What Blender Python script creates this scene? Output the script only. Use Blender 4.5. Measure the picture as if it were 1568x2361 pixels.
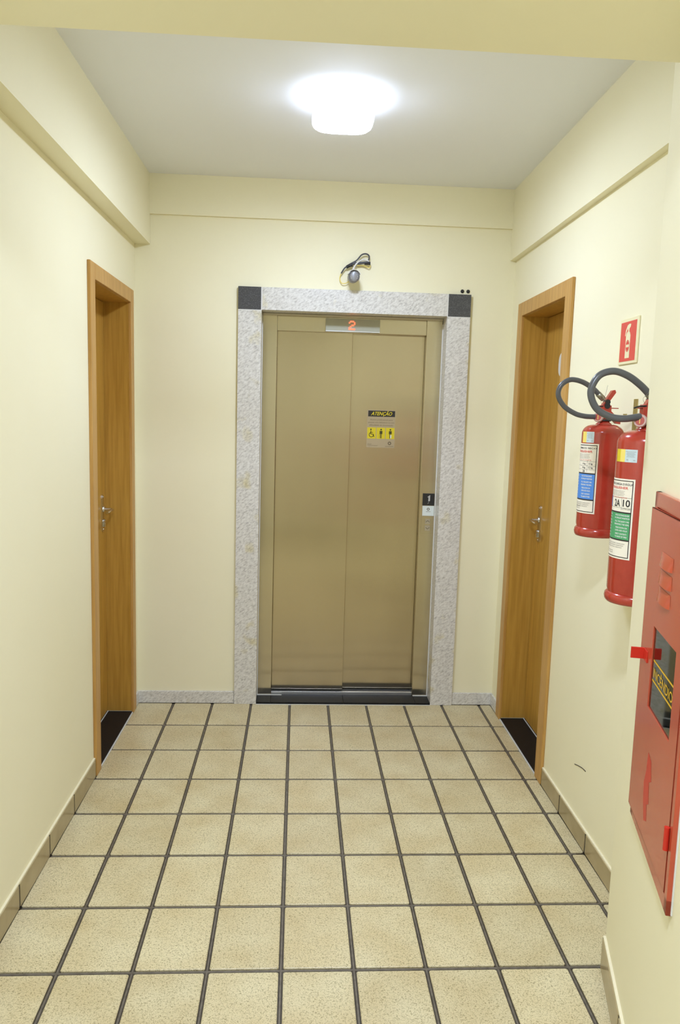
import bpy, bmesh, math, random
from mathutils import Vector, Matrix
random.seed(7)
S = bpy.context.scene
for o in list(bpy.data.objects): bpy.data.objects.remove(o)
C = S.collection

# ------------------------------------------------------------------ camera
cam_d = bpy.data.cameras.new('camera'); cam = bpy.data.objects.new('camera', cam_d); C.objects.link(cam)
R_ = Vector((0.99816409, -0.05363787, 0.02813244)); U_ = Vector((-0.02100837, 0.12903549, 0.99141742)); F_ = Vector((0.0568076, 0.99018828, -0.12767174))
m = Matrix(((R_.x, U_.x, -F_.x), (R_.y, U_.y, -F_.y), (R_.z, U_.z, -F_.z))).to_4x4()
m.translation = Vector((-0.10478, -4.00116, 1.58082)); cam.matrix_world = m
cam_d.sensor_fit = 'VERTICAL'; cam_d.sensor_height = 24.0; cam_d.lens = 1742.95 / 2361 * 24.0
cam_d.clip_start = 0.02
S.camera = cam

# ------------------------------------------------------------------ world, exposure
W = bpy.data.worlds.new('world'); S.world = W; W.use_nodes = True
W.node_tree.nodes['Background'].inputs[0].default_value = (1, .93, .8, 1)
W.node_tree.nodes['Background'].inputs[1].default_value = 0.05
LAMP = 52.0            # corridor ceiling lamp, emission strength
HALL = 120.0            # unseen hall lamp, added to brighten the lower walls and near floor
COOL = (.83, .97, 1.32, 1)   # cool white LED
S.view_settings.view_transform = 'Standard'; S.view_settings.look = 'None'
S.view_settings.gamma = 1; S.view_settings.exposure = 1.28; S.view_settings.use_curve_mapping = False

# ------------------------------------------------------------------ materials
def lin(c):
    return tuple(((v/255)/12.92 if v/255 <= .04045 else ((v/255+.055)/1.055)**2.4) for v in c) + (1,)
def mat(name, col, rough=.5, metal=0.0, var=None, bump=None, coat=0.0, aniso=None, spec=None, emit=None):
    """var=(scale, second colour, low, high, stretch)   bump=(scale, strength, stretch)"""
    M = bpy.data.materials.new(name); M.use_nodes = True
    N = M.node_tree; n = N.nodes; L = N.links; b = n['Principled BSDF']
    b.inputs['Base Color'].default_value = lin(col); b.inputs['Roughness'].default_value = rough; b.inputs['Metallic'].default_value = metal
    if coat: b.inputs['Coat Weight'].default_value = coat; b.inputs['Coat Roughness'].default_value = .08
    if spec is not None: b.inputs['Specular IOR Level'].default_value = spec
    if emit: b.inputs['Emission Color'].default_value = lin(emit[0]); b.inputs['Emission Strength'].default_value = emit[1]
    tc = None
    def coords(stretch, rot=(0,0,0)):
        t = n.new('ShaderNodeTexCoord'); mp = n.new('ShaderNodeMapping'); L.new(t.outputs['Object'], mp.inputs[0])
        mp.inputs['Scale'].default_value = stretch; mp.inputs['Rotation'].default_value = rot; return mp.outputs[0]
    if var:
        sc, c2, lo, hi, st = var
        x = n.new('ShaderNodeTexNoise'); x.inputs['Scale'].default_value = sc; x.inputs['Detail'].default_value = 5
        L.new(coords(st), x.inputs['Vector'])
        r = n.new('ShaderNodeValToRGB'); r.color_ramp.elements[0].position = lo; r.color_ramp.elements[1].position = hi
        r.color_ramp.elements[0].color = lin(col); r.color_ramp.elements[1].color = lin(c2)
        L.new(x.outputs['Fac'], r.inputs[0]); L.new(r.outputs[0], b.inputs['Base Color'])
    if bump:
        sc, s, st = bump
        x = n.new('ShaderNodeTexNoise'); x.inputs['Scale'].default_value = sc; x.inputs['Detail'].default_value = 3
        L.new(coords(st), x.inputs['Vector'])
        bp = n.new('ShaderNodeBump'); bp.inputs['Strength'].default_value = s; bp.inputs['Distance'].default_value = .002
        L.new(x.outputs['Fac'], bp.inputs['Height']); L.new(bp.outputs[0], b.inputs['Normal'])
    if aniso is not None:
        b.inputs['Anisotropic'].default_value = aniso
        tg = n.new('ShaderNodeTangent'); tg.direction_type = 'RADIAL'; tg.axis = 'Z'
        L.new(tg.outputs[0], b.inputs['Tangent'])
    return M

one = (1, 1, 1)
PAINT = mat('cream_wall_paint', (249, 242, 208), .55, var=(1.3, (247, 239, 202), .35, .7, one), bump=(160, .05, one), spec=.3)
CEIL = mat('white_ceiling_paint', (247, 248, 248), .8, bump=(120, .05, one), spec=.2)
BROWNWOOD = mat('varnished_wood', (196, 150, 64), .38, var=(7, (178, 133, 52), .38, .66, (9, 9, .45)), bump=(9, .06, (14, 14, .5)))
CASING = mat('varnished_casing_wood', (202, 156, 84), .42, var=(7, (186, 138, 68), .38, .66, (9, 9, .45)), bump=(9, .05, (14, 14, .5)))
BLACKG = mat('black_granite', (72, 72, 74), .22, var=(220, (92, 92, 94), .5, .62, one))
BLACKT = mat('black_threshold_stone', (20, 20, 21), .45, var=(220, (32, 32, 34), .5, .62, one), spec=.2)
CHROME = mat('chrome', (215, 215, 212), .18, 1.0)
WHITEJ = mat('white_joint', (226, 224, 216), .6)
SKIRT = mat('olive_glazed_skirting', (178, 160, 118), .22, var=(9, (160, 142, 100), .35, .7, one), bump=(30, .05, one))
CREAMTOP = mat('cream_skirting_cap', (240, 230, 196), .55)
GROUT_D = mat('dark_joint', (62, 54, 42), .35)
GROUT_L = mat('grey_joint', (112, 104, 92), .4, var=(60, (90, 82, 70), .4, .7, one))
ALU = mat('aluminium_sill', (225, 226, 228), .3, .9)
BLACK = mat('black_plastic', (34, 34, 36), .4)
DARK = mat('groove_shade', (20, 19, 18), .7)
RUBBER = mat('black_rubber_hose', (88, 89, 90), .28)
RED = mat('red_extinguisher_paint', (182, 60, 44), .2, coat=.4, var=(30, (175, 55, 40), .4, .7, one))
REDCAB = mat('red_cabinet_paint', (194, 82, 54), .24, coat=.3, var=(4, (185, 74, 48), .35, .7, (1, 1, .6)), bump=(14, .04, one))
REDBRIGHT = mat('fresh_red_paint', (202, 44, 28), .35)
REDSIGN = mat('sign_red', (226, 86, 72), .4)
LUMI = mat('luminous_cream', (242, 232, 186), .5)
PAPER = mat('cream_label_paper', (250, 242, 222), .45)
INK = mat('black_ink', (48, 44, 40), .6)
GREYINK = mat('grey_ink', (120, 112, 98), .6)
REDINK = mat('red_ink', (228, 106, 88), .6)
BLUEINK = mat('blue_ink', (84, 146, 226), .5)
GREENINK = mat('green_ink', (82, 168, 108), .5)
WHITEINK = mat('white_ink', (226, 230, 222), .5)
YELLOW = mat('yellow_sticker', (226, 206, 40), .4)
PALEYEL = mat('pale_yellow_sticker', (250, 226, 116), .4)
PALEBLUE = mat('pale_blue_sticker', (206, 222, 224), .4)
BRASS = mat('brass_zinc', (196, 180, 120), .3, .8)
GALV = mat('crimp_metal', (150, 146, 130), .35, .9)
GREYCAM = mat('grey_camera_body', (150, 150, 152), .4, .4)
WHITEPL = mat('white_plastic', (228, 226, 218), .4)
CLEARPL = mat('gauge_plastic', (205, 170, 160), .15, coat=.6)
SEALRED = mat('label_tag_red', (190, 90, 80), .4)
YTXT = mat('yellow_lettering', (226, 178, 34), .45)
FLOORNO = mat('floor_number_plate', (38, 38, 40), .35)
CARD = mat('pale_card', (226, 232, 226), .4)
SILVERINK = mat('silver_ink', (190, 188, 182), .4)
DISPLAY = mat('display_lens', (178, 178, 158), .35)
LEDRED = mat('led_red', (255, 60, 40), .4, emit=((255, 84, 56), 1.6))
BUTTON = mat('button_face', (186, 176, 156), .35, .6)
STICKER = mat('clear_sticker', (184, 166, 132), .4)
BROWNINK = mat('brown_ink', (112, 98, 72), .6)
OLIVEINK = mat('sticker_ink', (70, 66, 24), .6)

def steel_mat():
    M = mat('brushed_stainless_steel', (200, 188, 164), .20, 1.0, aniso=1.0, var=(3, (193, 181, 157), .35, .7, (1, 1, .25)))
    return M
STEEL = steel_mat()
STEEL2 = mat('brushed_steel_frame', (202, 193, 172), .21, 1.0, aniso=1.0)

def granite():
    M = bpy.data.materials.new('pale_grey_granite'); M.use_nodes = True; N = M.node_tree; n = N.nodes; L = N.links; b = n['Principled BSDF']
    t = n.new('ShaderNodeTexCoord'); mp = n.new('ShaderNodeMapping'); L.new(t.outputs['Object'], mp.inputs[0])
    mp.inputs['Rotation'].default_value = (0, .62, 0)
    m2 = n.new('ShaderNodeMapping'); L.new(mp.outputs[0], m2.inputs[0]); m2.inputs['Scale'].default_value = (1, 1, 2.1); mp = m2
    a = n.new('ShaderNodeTexNoise'); a.inputs['Scale'].default_value = 62; a.inputs['Detail'].default_value = 6; a.inputs['Roughness'].default_value = .7
    L.new(mp.outputs[0], a.inputs['Vector'])
    r = n.new('ShaderNodeValToRGB'); e = r.color_ramp.elements
    e[0].position = .28; e[0].color = lin((164, 158, 150)); e[1].position = .46; e[1].color = lin((214, 210, 201))
    x = r.color_ramp.elements.new(.62); x.color = lin((234, 231, 223))
    L.new(a.outputs['Fac'], r.inputs[0])
    c = n.new('ShaderNodeTexNoise'); c.inputs['Scale'].default_value = 7; c.inputs['Detail'].default_value = 3; L.new(t.outputs['Object'], c.inputs['Vector'])
    r2 = n.new('ShaderNodeValToRGB'); r2.color_ramp.elements[0].position = .60; r2.color_ramp.elements[1].position = .74
    L.new(c.outputs['Fac'], r2.inputs[0])
    mx = n.new('ShaderNodeMix'); mx.data_type = 'RGBA'; mx.blend_type = 'MULTIPLY'
    L.new(r2.outputs[0], mx.inputs[0]); L.new(r.outputs[0], mx.inputs[6]); mx.inputs[7].default_value = lin((238, 228, 176))
    L.new(mx.outputs[2], b.inputs['Base Color']); b.inputs['Roughness'].default_value = .3
    return M
GRANITE = granite()

def tile_mat():
    M = bpy.data.materials.new('textured_beige_tile'); M.use_nodes = True; N = M.node_tree; n = N.nodes; L = N.links; b = n['Principled BSDF']
    t = n.new('ShaderNodeTexCoord'); oi = n.new('ShaderNodeObjectInfo')
    ad = n.new('ShaderNodeVectorMath'); ad.operation = 'ADD'; L.new(t.outputs['Object'], ad.inputs[0]); L.new(oi.outputs['Location'], ad.inputs[1])
    a = n.new('ShaderNodeTexNoise'); a.inputs['Scale'].default_value = 240; a.inputs['Detail'].default_value = 2; a.inputs['Distortion'].default_value = 1.2
    L.new(ad.outputs[0], a.inputs['Vector'])
    r = n.new('ShaderNodeValToRGB'); e = r.color_ramp.elements
    e[0].position = .34; e[0].color = lin((168, 156, 118)); e[1].position = .50; e[1].color = lin((226, 215, 178))
    L.new(a.outputs['Fac'], r.inputs[0])
    c = n.new('ShaderNodeTexNoise'); c.inputs['Scale'].default_value = 6; L.new(ad.outputs[0], c.inputs['Vector'])
    r2 = n.new('ShaderNodeValToRGB'); r2.color_ramp.elements[0].position = .3; r2.color_ramp.elements[1].position = .75
    r2.color_ramp.elements[0].color = lin((255, 253, 246)); r2.color_ramp.elements[1].color = lin((238, 228, 208))
    L.new(c.outputs['Fac'], r2.inputs[0])
    mx = n.new('ShaderNodeMix'); mx.data_type = 'RGBA'; mx.blend_type = 'MULTIPLY'; mx.inputs[0].default_value = 1
    L.new(r.outputs[0], mx.inputs[6]); L.new(r2.outputs[0], mx.inputs[7])
    hs = n.new('ShaderNodeHueSaturation'); mr = n.new('ShaderNodeMapRange'); L.new(oi.outputs['Random'], mr.inputs[0])
    mr.inputs[3].default_value = .95; mr.inputs[4].default_value = 1.03
    L.new(mr.outputs[0], hs.inputs['Value']); L.new(mx.outputs[2], hs.inputs['Color']); L.new(hs.outputs[0], b.inputs['Base Color'])
    bp = n.new('ShaderNodeBump'); bp.inputs['Strength'].default_value = .35; bp.inputs['Distance'].default_value = .0015
    L.new(a.outputs['Fac'], bp.inputs['Height']); L.new(bp.outputs[0], b.inputs['Normal'])
    b.inputs['Roughness'].default_value = .36
    return M
TILE = tile_mat()

def glass_mat():
    M = bpy.data.materials.new('cabinet_glass'); M.use_nodes = True; N = M.node_tree; n = N.nodes; L = N.links
    n.remove(n['Principled BSDF']); out = n['Material Output']
    g = n.new('ShaderNodeBsdfGlossy'); g.inputs['Roughness'].default_value = .03; g.inputs['Color'].default_value = (.9, .95, .92, 1)
    t = n.new('ShaderNodeBsdfTransparent'); t.inputs['Color'].default_value = (.8, .84, .82, 1)
    f = n.new('ShaderNodeFresnel'); f.inputs['IOR'].default_value = 2.6
    mx = n.new('ShaderNodeMixShader'); L.new(f.outputs[0], mx.inputs[0]); L.new(t.outputs[0], mx.inputs[1]); L.new(g.outputs[0], mx.inputs[2]); L.new(mx.outputs[0], out.inputs[0])
    return M
GLASS = glass_mat()

def emit_mat(name, col, s):
    M = bpy.data.materials.new(name); M.use_nodes = True; n = M.node_tree.nodes; b = n['Principled BSDF']
    b.inputs['Base Color'].default_value = (.9, .9, .9, 1); b.inputs['Emission Color'].default_value = col; b.inputs['Emission Strength'].default_value = s
    return M

# ------------------------------------------------------------------ mesh helpers (all in world coordinates)
class MB:
    def __init__(s, M=None): s.v = []; s.f = []; s.smooth = set(); s.M = M or Matrix(); s.mi = []; s.mats = []
    def _add(s, vs, fs, smooth=False, mi=0):
        o = len(s.v); s.v += [s.M @ Vector(p) for p in vs]
        for q in fs:
            if smooth: s.smooth.add(len(s.f))
            s.f.append([i + o for i in q]); s.mi.append(mi)
        return s
    def box(s, x0, x1, y0, y1, z0, z1, b=0.0, mi=0):
        x0, x1 = sorted((x0, x1)); y0, y1 = sorted((y0, y1)); z0, z1 = sorted((z0, z1))
        if not b:
            vs = [(x, y, z) for z in (z0, z1) for y in (y0, y1) for x in (x0, x1)]
            return s._add(vs, [(0, 2, 3, 1), (4, 5, 7, 6), (0, 1, 5, 4), (2, 6, 7, 3), (0, 4, 6, 2), (1, 3, 7, 5)], mi=mi)
        bm = bmesh.new(); bmesh.ops.create_cube(bm, size=1)
        for v in bm.verts:
            v.co = ((x0 + x1) / 2 + v.co.x * (x1 - x0), (y0 + y1) / 2 + v.co.y * (y1 - y0), (z0 + z1) / 2 + v.co.z * (z1 - z0))
        bmesh.ops.bevel(bm, geom=bm.edges[:] , offset=b, segments=2, profile=.5, affect='EDGES')
        bm.verts.index_update()
        s._add([v.co[:] for v in bm.verts], [[v.index for v in f.verts] for f in bm.faces], mi=mi); bm.free(); return s
    def tube(s, pts, r, n=10, closed=False, cap=True, mi=0):
        pts = [Vector(p) for p in pts]; rs = r if isinstance(r, (list, tuple)) else [r] * len(pts)
        rings = []; up = None
        for i, p in enumerate(pts):
            d = (pts[min(i + 1, len(pts) - 1)] - pts[max(i - 1, 0)]).normalized()
            if up is None:
                up = Vector((0, 0, 1)) if abs(d.z) < .9 else Vector((1, 0, 0))
            a = (up - d * up.dot(d)).normalized(); up = a; b = d.cross(a)
            rings.append([p + (a * math.cos(2 * math.pi * k / n) + b * math.sin(2 * math.pi * k / n)) * rs[i] for k in range(n)])
        vs = [q for g in rings for q in g]; fs = []
        for i in range(len(pts) - 1):
            for k in range(n): fs.append((i * n + k, i * n + (k + 1) % n, (i + 1) * n + (k + 1) % n, (i + 1) * n + k))
        s._add(vs, fs, True, mi)
        if cap: s._add(rings[0], [list(range(n))[::-1]], False, mi); s._add(rings[-1], [list(range(n))], False, mi)
        return s
    def lathe(s, prof, c, n=40, mi=0):
        vs = []; fs = []
        for r, z in prof:
            for k in range(n):
                a = 2 * math.pi * k / n; vs.append((c[0] + r * math.cos(a), c[1] + r * math.sin(a), c[2] + z))
        for i in range(len(prof) - 1):
            for k in range(n): fs.append((i * n + k, i * n + (k + 1) % n, (i + 1) * n + (k + 1) % n, (i + 1) * n + k))
        return s._add(vs, fs, True, mi)
    def poly(s, pts, off, mi=0):
        """prism: polygon pts (3-D, planar) extruded by vector off"""
        pts = [Vector(p) for p in pts]; off = Vector(off); n = len(pts)
        fs = [list(range(n)), [i + n for i in range(n)][::-1]] + [(i, i + n, (i + 1) % n + n, (i + 1) % n) for i in range(n)]
        return s._add(pts + [p + off for p in pts], fs, False, mi)
    def flat(s, vs, fs, mi=0): return s._add(vs, fs, False, mi)
    def build(s, name, mats, parent=None, origin=None):
        o0 = Vector(origin) if origin is not None else (Vector(parent['_o']) if parent is not None else Vector((0, 0, 0)))
        me = bpy.data.meshes.new(name); me.from_pydata([tuple(p - o0) for p in s.v], [], s.f)
        if not isinstance(mats, (list, tuple)): mats = [mats]
        for M in mats: me.materials.append(M)
        for i, p in enumerate(me.polygons):
            p.use_smooth = i in s.smooth; p.material_index = s.mi[i]
        me.update()
        bm = bmesh.new(); bm.from_mesh(me); bmesh.ops.recalc_face_normals(bm, faces=bm.faces[:]) if not getattr(s, 'open', False) else None; bm.to_mesh(me); bm.free()
        o = bpy.data.objects.new(name, me); C.objects.link(o)
        if parent is not None: o.parent = parent; o['_o'] = parent['_o']
        else: o.location = o0; o['_o'] = tuple(o0)
        return o
def tag(o, label=None, cat=None, group=None, kind=None):
    if label: o['label'] = label
    if cat: o['category'] = cat
    if group: o['group'] = group
    if kind: o['kind'] = kind
    return o
def thing(name, loc, label=None, cat=None, group=None, kind=None):
    o = bpy.data.objects.new(name, None); C.objects.link(o); o.location = loc; o['_o'] = tuple(loc); o.empty_display_size = .05
    return tag(o, label, cat, group, kind)
def struct(name, mb, mats, label=None): return tag(mb.build(name, mats), label, kind='structure')

_tc = {}
def text2d(txt, size=1.0, shear=0.0, bold=0.0):
    """flat triangulated outline of txt; returns verts (x,y), faces, width"""
    key = (txt, shear, bold)
    if key not in _tc:
        cu = bpy.data.curves.new('t', 'FONT'); cu.body = txt; cu.size = 1; cu.shear = shear; cu.offset = bold; cu.resolution_u = 3
        ob = bpy.data.objects.new('t', cu); C.objects.link(ob)
        me = ob.to_mesh(); vs = [v.co[:2] for v in me.vertices]; fs = [list(p.vertices) for p in me.polygons]; ob.to_mesh_clear()
        bpy.data.objects.remove(ob); bpy.data.curves.remove(cu)
        if vs:
            x0 = min(v[0] for v in vs); x1 = max(v[0] for v in vs); y0 = min(v[1] for v in vs); y1 = max(v[1] for v in vs)
        else: x0 = x1 = y0 = y1 = 0
        _tc[key] = ([(v[0] - (x0 + x1) / 2, v[1] - (y0 + y1) / 2) for v in vs], fs, x1 - x0, y1 - y0)
    vs, fs, w, h = _tc[key]
    return [(x * size, y * size) for x, y in vs], fs, w * size, h * size
def fit_text(txt, w, h, shear=0.0, bold=0.0):
    vs, fs, tw, th = text2d(txt, 1.0, shear, bold)
    if not vs: return [], []
    return [(x * w / tw, y * h / th) for x, y in vs], fs

# wall frames: local x along the wall, local y out of the wall into the corridor, z up
def frame(o, out):
    out = Vector(out).normalized(); a = out.cross(Vector((0, 0, 1)))
    M = Matrix(((a.x, out.x, 0, o[0]), (a.y, out.y, 0, o[1]), (a.z, out.z, 1, o[2]), (0, 0, 0, 1))); return M
ML = frame((-.9495, 0, 0), (1, -.009, 0))            # local x = -Y (towards the camera)
MR = frame((1.002, 0, 0), (-1, .0086, 0))            # local x = +Y
MD = frame((.8192, -2.0221, 0), (-.967, .25476, 0))  # short slanted wall; local x = away from the camera
ZC = 2.745

# ================================================================== STRUCTURE
# ---- floor
fl = MB(); fl.box(-1.3, 2.7, -6.5, .35, -.12, -.006)
floor = struct('floor', fl, GROUT_D, 'beige textured ceramic tile floor with dark sunken joints')
GX, TX, GY, TY = -.7534, .21, -.3031, .2859
JX, JY = .0135, .0145
def xl(y): return -.9495 + .009 * y + .008
def xr(y): return 1.002 + .0086 * y - .008
def tile_mesh(w, d):
    c = .004; b = .0022
    def octo(w, d, c, z): 
        a, e = w / 2, d / 2
        return [(-a + c, -e, z), (a - c, -e, z), (a, -e + c, z), (a, e - c, z), (a - c, e, z), (-a + c, e, z), (-a, e - c, z), (-a, -e + c, z)]
    vs = octo(w, d, c, -.0075) + octo(w, d, c, -.002) + octo(w - 2 * b, d - 2 * b, c, 0)
    fs = [(i + k * 8, (i + 1) % 8 + k * 8, (i + 1) % 8 + 8 + k * 8, i + 8 + k * 8) for k in (0, 1) for i in range(8)] + [list(range(16, 24))]
    me = bpy.data.meshes.new('tile'); me.from_pydata(vs, [], fs); me.materials.append(TILE); return me
_tm = {}
rest = MB()
def put_tile(x0, x1, y0, y1):
    if x1 - x0 < .02 or y1 - y0 < .02: return
    k = (round(x1 - x0, 3), round(y1 - y0, 3)); 
    if k not in _tm: _tm[k] = tile_mesh(*k)
    o = bpy.data.objects.new('tile', _tm[k]); C.objects.link(o); o.parent = floor; o.location = ((x0 + x1) / 2, (y0 + y1) / 2, random.uniform(-.0006, .0003))
ROWS = [0.0] + [GY - TY * i for i in range(22)]
for r in range(len(ROWS) - 1):
    y1, y0 = ROWS[r] - (JY / 2 if r else .014), ROWS[r + 1] + JY / 2
    ym = (y0 + y1) / 2
    cols = [-2 + i for i in range(20)]
    for c in cols:
        a, b = GX + TX * c + JX / 2, GX + TX * (c + 1) - JX / 2
        lo = xl(ym) + .001; hi = xr(ym) - .001 if ym > -2.1 else (1.05 if ym > -3.1 else 2.38)
        a2, b2 = max(a, lo), min(b, hi)
        if b2 - a2 < .02: continue
        if ym > -3.1: put_tile(a2, b2, y0, y1)
        else: rest.box(a2, b2, y0, y1, -.0075, 0)
tag(rest.build('tile_field', TILE, floor), kind='stuff')
for c in range(0, 9):
    g = MB(); x = GX + TX * c; g.poly([(x - .0042, -3.3, -.006), (x - .0024, -3.3, -.0028), (x + .0024, -3.3, -.0028), (x + .0042, -3.3, -.006)], (0, 3.28, 0)); g.build('grout_line', GROUT_L, floor)
for r in range(1, 12):
    y = ROWS[r]; g = MB(); g.poly([(-.95, y - .0046, -.006), (-.95, y - .003, -.0027), (-.95, y + .003, -.0027), (-.95, y + .0046, -.006)], (1.9, 0, 0)); g.build('grout_line', GROUT_L, floor)

# ---- ceiling
struct('ceiling', MB().box(-1.3, 2.7, -6.5, .35, ZC, ZC + .12), CEIL, 'plain white painted ceiling above the corridor')

# ---- walls
DL = dict(of=.09, on=.855, jf=.15, jn=.785, zi=2.098, zo=2.163)         # left door, distances along ML x
DR = dict(of=.145, on=.925, jf=.214, jn=.846, zi=2.091, zo=2.157)       # right door, along -MR x
w = MB(ML); w.box(-.3, DL['jf'], -.25, 0, 0, ZC); w.box(DL['jn'], 6.3, -.25, 0, 0, ZC); w.box(DL['jf'], DL['jn'], -.25, 0, DL['zi'], ZC); w.box(DL['jf'], DL['jn'], -.25, -.2, 0, DL['zi'])
struct('wall_left', w, PAINT, 'cream painted left wall of the corridor')
w = MB(MR); w.box(-DR['jf'], .3, -.25, 0, 0, ZC); w.box(-2.03, -DR['jn'], -.25, 0, 0, ZC); w.box(-DR['jn'], -DR['jf'], -.25, 0, DR['zi'], ZC); w.box(-DR['jn'], -DR['jf'], -.25, -.2, 0, DR['zi'])
wall_right = struct('wall_right', w, PAINT, 'cream painted right wall behind the fire extinguishers')
w = MB(); w.box(-.96, -.326, 0, .3, 0, ZC); w.box(.671, 1.02, 0, .3, 0, ZC); w.box(-.326, .671, 0, .3, 2.12, ZC); w.box(-.326, .671, .22, .3, 0, 2.12)
struct('wall_back', w, PAINT, 'cream painted end wall around the elevator')
# slanted wall with a niche for the hose cabinet
CX0, CX1, CZ0, CZ1 = -.655, -.255, .620, 1.418
w = MB(MD); w.box(CX1, 0, -.22, 0, 0, ZC); w.box(-1.15, CX0, -.22, 0, 0, ZC); w.box(CX0, CX1, -.22, 0, 0, CZ0); w.box(CX0, CX1, -.22, 0, CZ1, ZC); w.box(CX0, CX1, -.22, -.19, CZ0, CZ1)
struct('wall_slanted', w, PAINT, 'short slanted cream wall holding the red hose cabinet')
struct('wall_pillar', MB().poly([(.8192, -2.0221, 0), (1.25, -2.0221, 0), (1.25, -2.15, 0), (1.02, -2.15, 0)], (0, 0, ZC)), PAINT, 'end face of the slanted wall beside the extinguishers')
struct('wall_hall', MB().box(.52, 2.6, -3.134, -2.95, 0, ZC), PAINT, 'cream hall wall behind the slanted wall')
struct('wall_hall_right', MB().box(2.4, 2.6, -6.3, -3.134, 0, ZC), PAINT, 'cream wall on the right of the hall')
struct('wall_hall_rear', MB().box(-1.2, 2.6, -6.5, -6.2, 0, ZC), PAINT, 'cream wall at the rear of the hall')
# ---- beams
struct('trim_1', MB(ML).box(0, 6.2, 0, .0775, 2.406, ZC), PAINT, 'cream beam along the top of the left wall')
struct('trim_2', MB(MR).box(-2.025, 0, 0, .030, 2.396, ZC), PAINT, 'shallow cream beam along the top of the right wall')
struct('trim_3', MB().box(-.873, .973, -.016, 0, 2.5515, ZC), PAINT, 'shallow cream beam above the elevator')
struct('trim_4', MB().box(-.9, 2.4, -2.75, -2.2, 2.400, ZC), PAINT, 'wide cream ceiling beam across the near end')

# ---- skirtings
def skirt(name, M, xs, label, h=.078, sign=1):
    root = tag(MB(M).box(min(xs), max(xs), 0, .0075, h, h + .006).build(name, CREAMTOP), label, kind='structure')
    for a, b in zip(xs[:-1], xs[1:]):
        lo, hi = sorted((a, b)); MB(M).box(lo + .0055, hi - .0055, 0, .010, .001, h, .0012).build('skirting_tile', SKIRT, root)
    MB(M).box(min(xs), max(xs), 0, .0082, 0, h - .002).build('joint', GROUT_D, root)
    return root
skirt('baseboard_left', ML, [DL['on']] + [-ROWS[i] for i in range(4, 13) if -ROWS[i] > DL['on'] + .05], 'olive glazed tile skirting along the left wall')
skirt('baseboard_right', MR, [-DR['on']] + [ROWS[i] for i in range(4, 8) if ROWS[i] < -DR['on'] - .05] + [-2.02], 'olive glazed tile skirting under the fire extinguishers', .074)
skirt('baseboard_slanted', MD, [0.0, -.30, -.586, -.872, -1.15], 'olive glazed tile skirting of the slanted wall', .092)
g = tag(MB().box(-.9485, -.428, -.012, 0, 0, .066, .0015).build('baseboard_back', GRANITE), 'low grey granite skirting beside the elevator', kind='structure')
MB().box(.774, 1.001, -.012, 0, 0, .066, .0015).build('skirting_slab', GRANITE, g)
MB(ML).box(.012, DL['of'], 0, .010, 0, .066, .0015).build('skirting_slab', GRANITE, g)
MB(MR).box(-DR['of'], -.012, 0, .010, 0, .066, .0015).build('skirting_slab', GRANITE, g)

# scuff on the right wall
def arc3(pts, n=24):
    """Catmull-Rom through pts"""
    P = [Vector(p) for p in pts]; P = [P[0] * 2 - P[1]] + P + [P[-1] * 2 - P[-2]]; out = []
    for i in range(1, len(P) - 2):
        k = max(2, n // (len(P) - 3))
        for j in range(k):
            t = j / k; a, b, c, d = P[i - 1:i + 3]
            out.append(.5 * ((2 * b) + (c - a) * t + (2 * a - 5 * b + 4 * c - d) * t * t + (3 * b - a - 3 * c + d) * t ** 3))
    return out + [P[-2]]
MB(MR).tube(arc3([(-1.27, .0003, .262), (-1.31, .0003, .274), (-1.35, .0003, .284), (-1.385, .0003, .288)]), [.0006] + [.0016] * 24 + [.0005], 6).build('scuff_mark', INK, wall_right)

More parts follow.
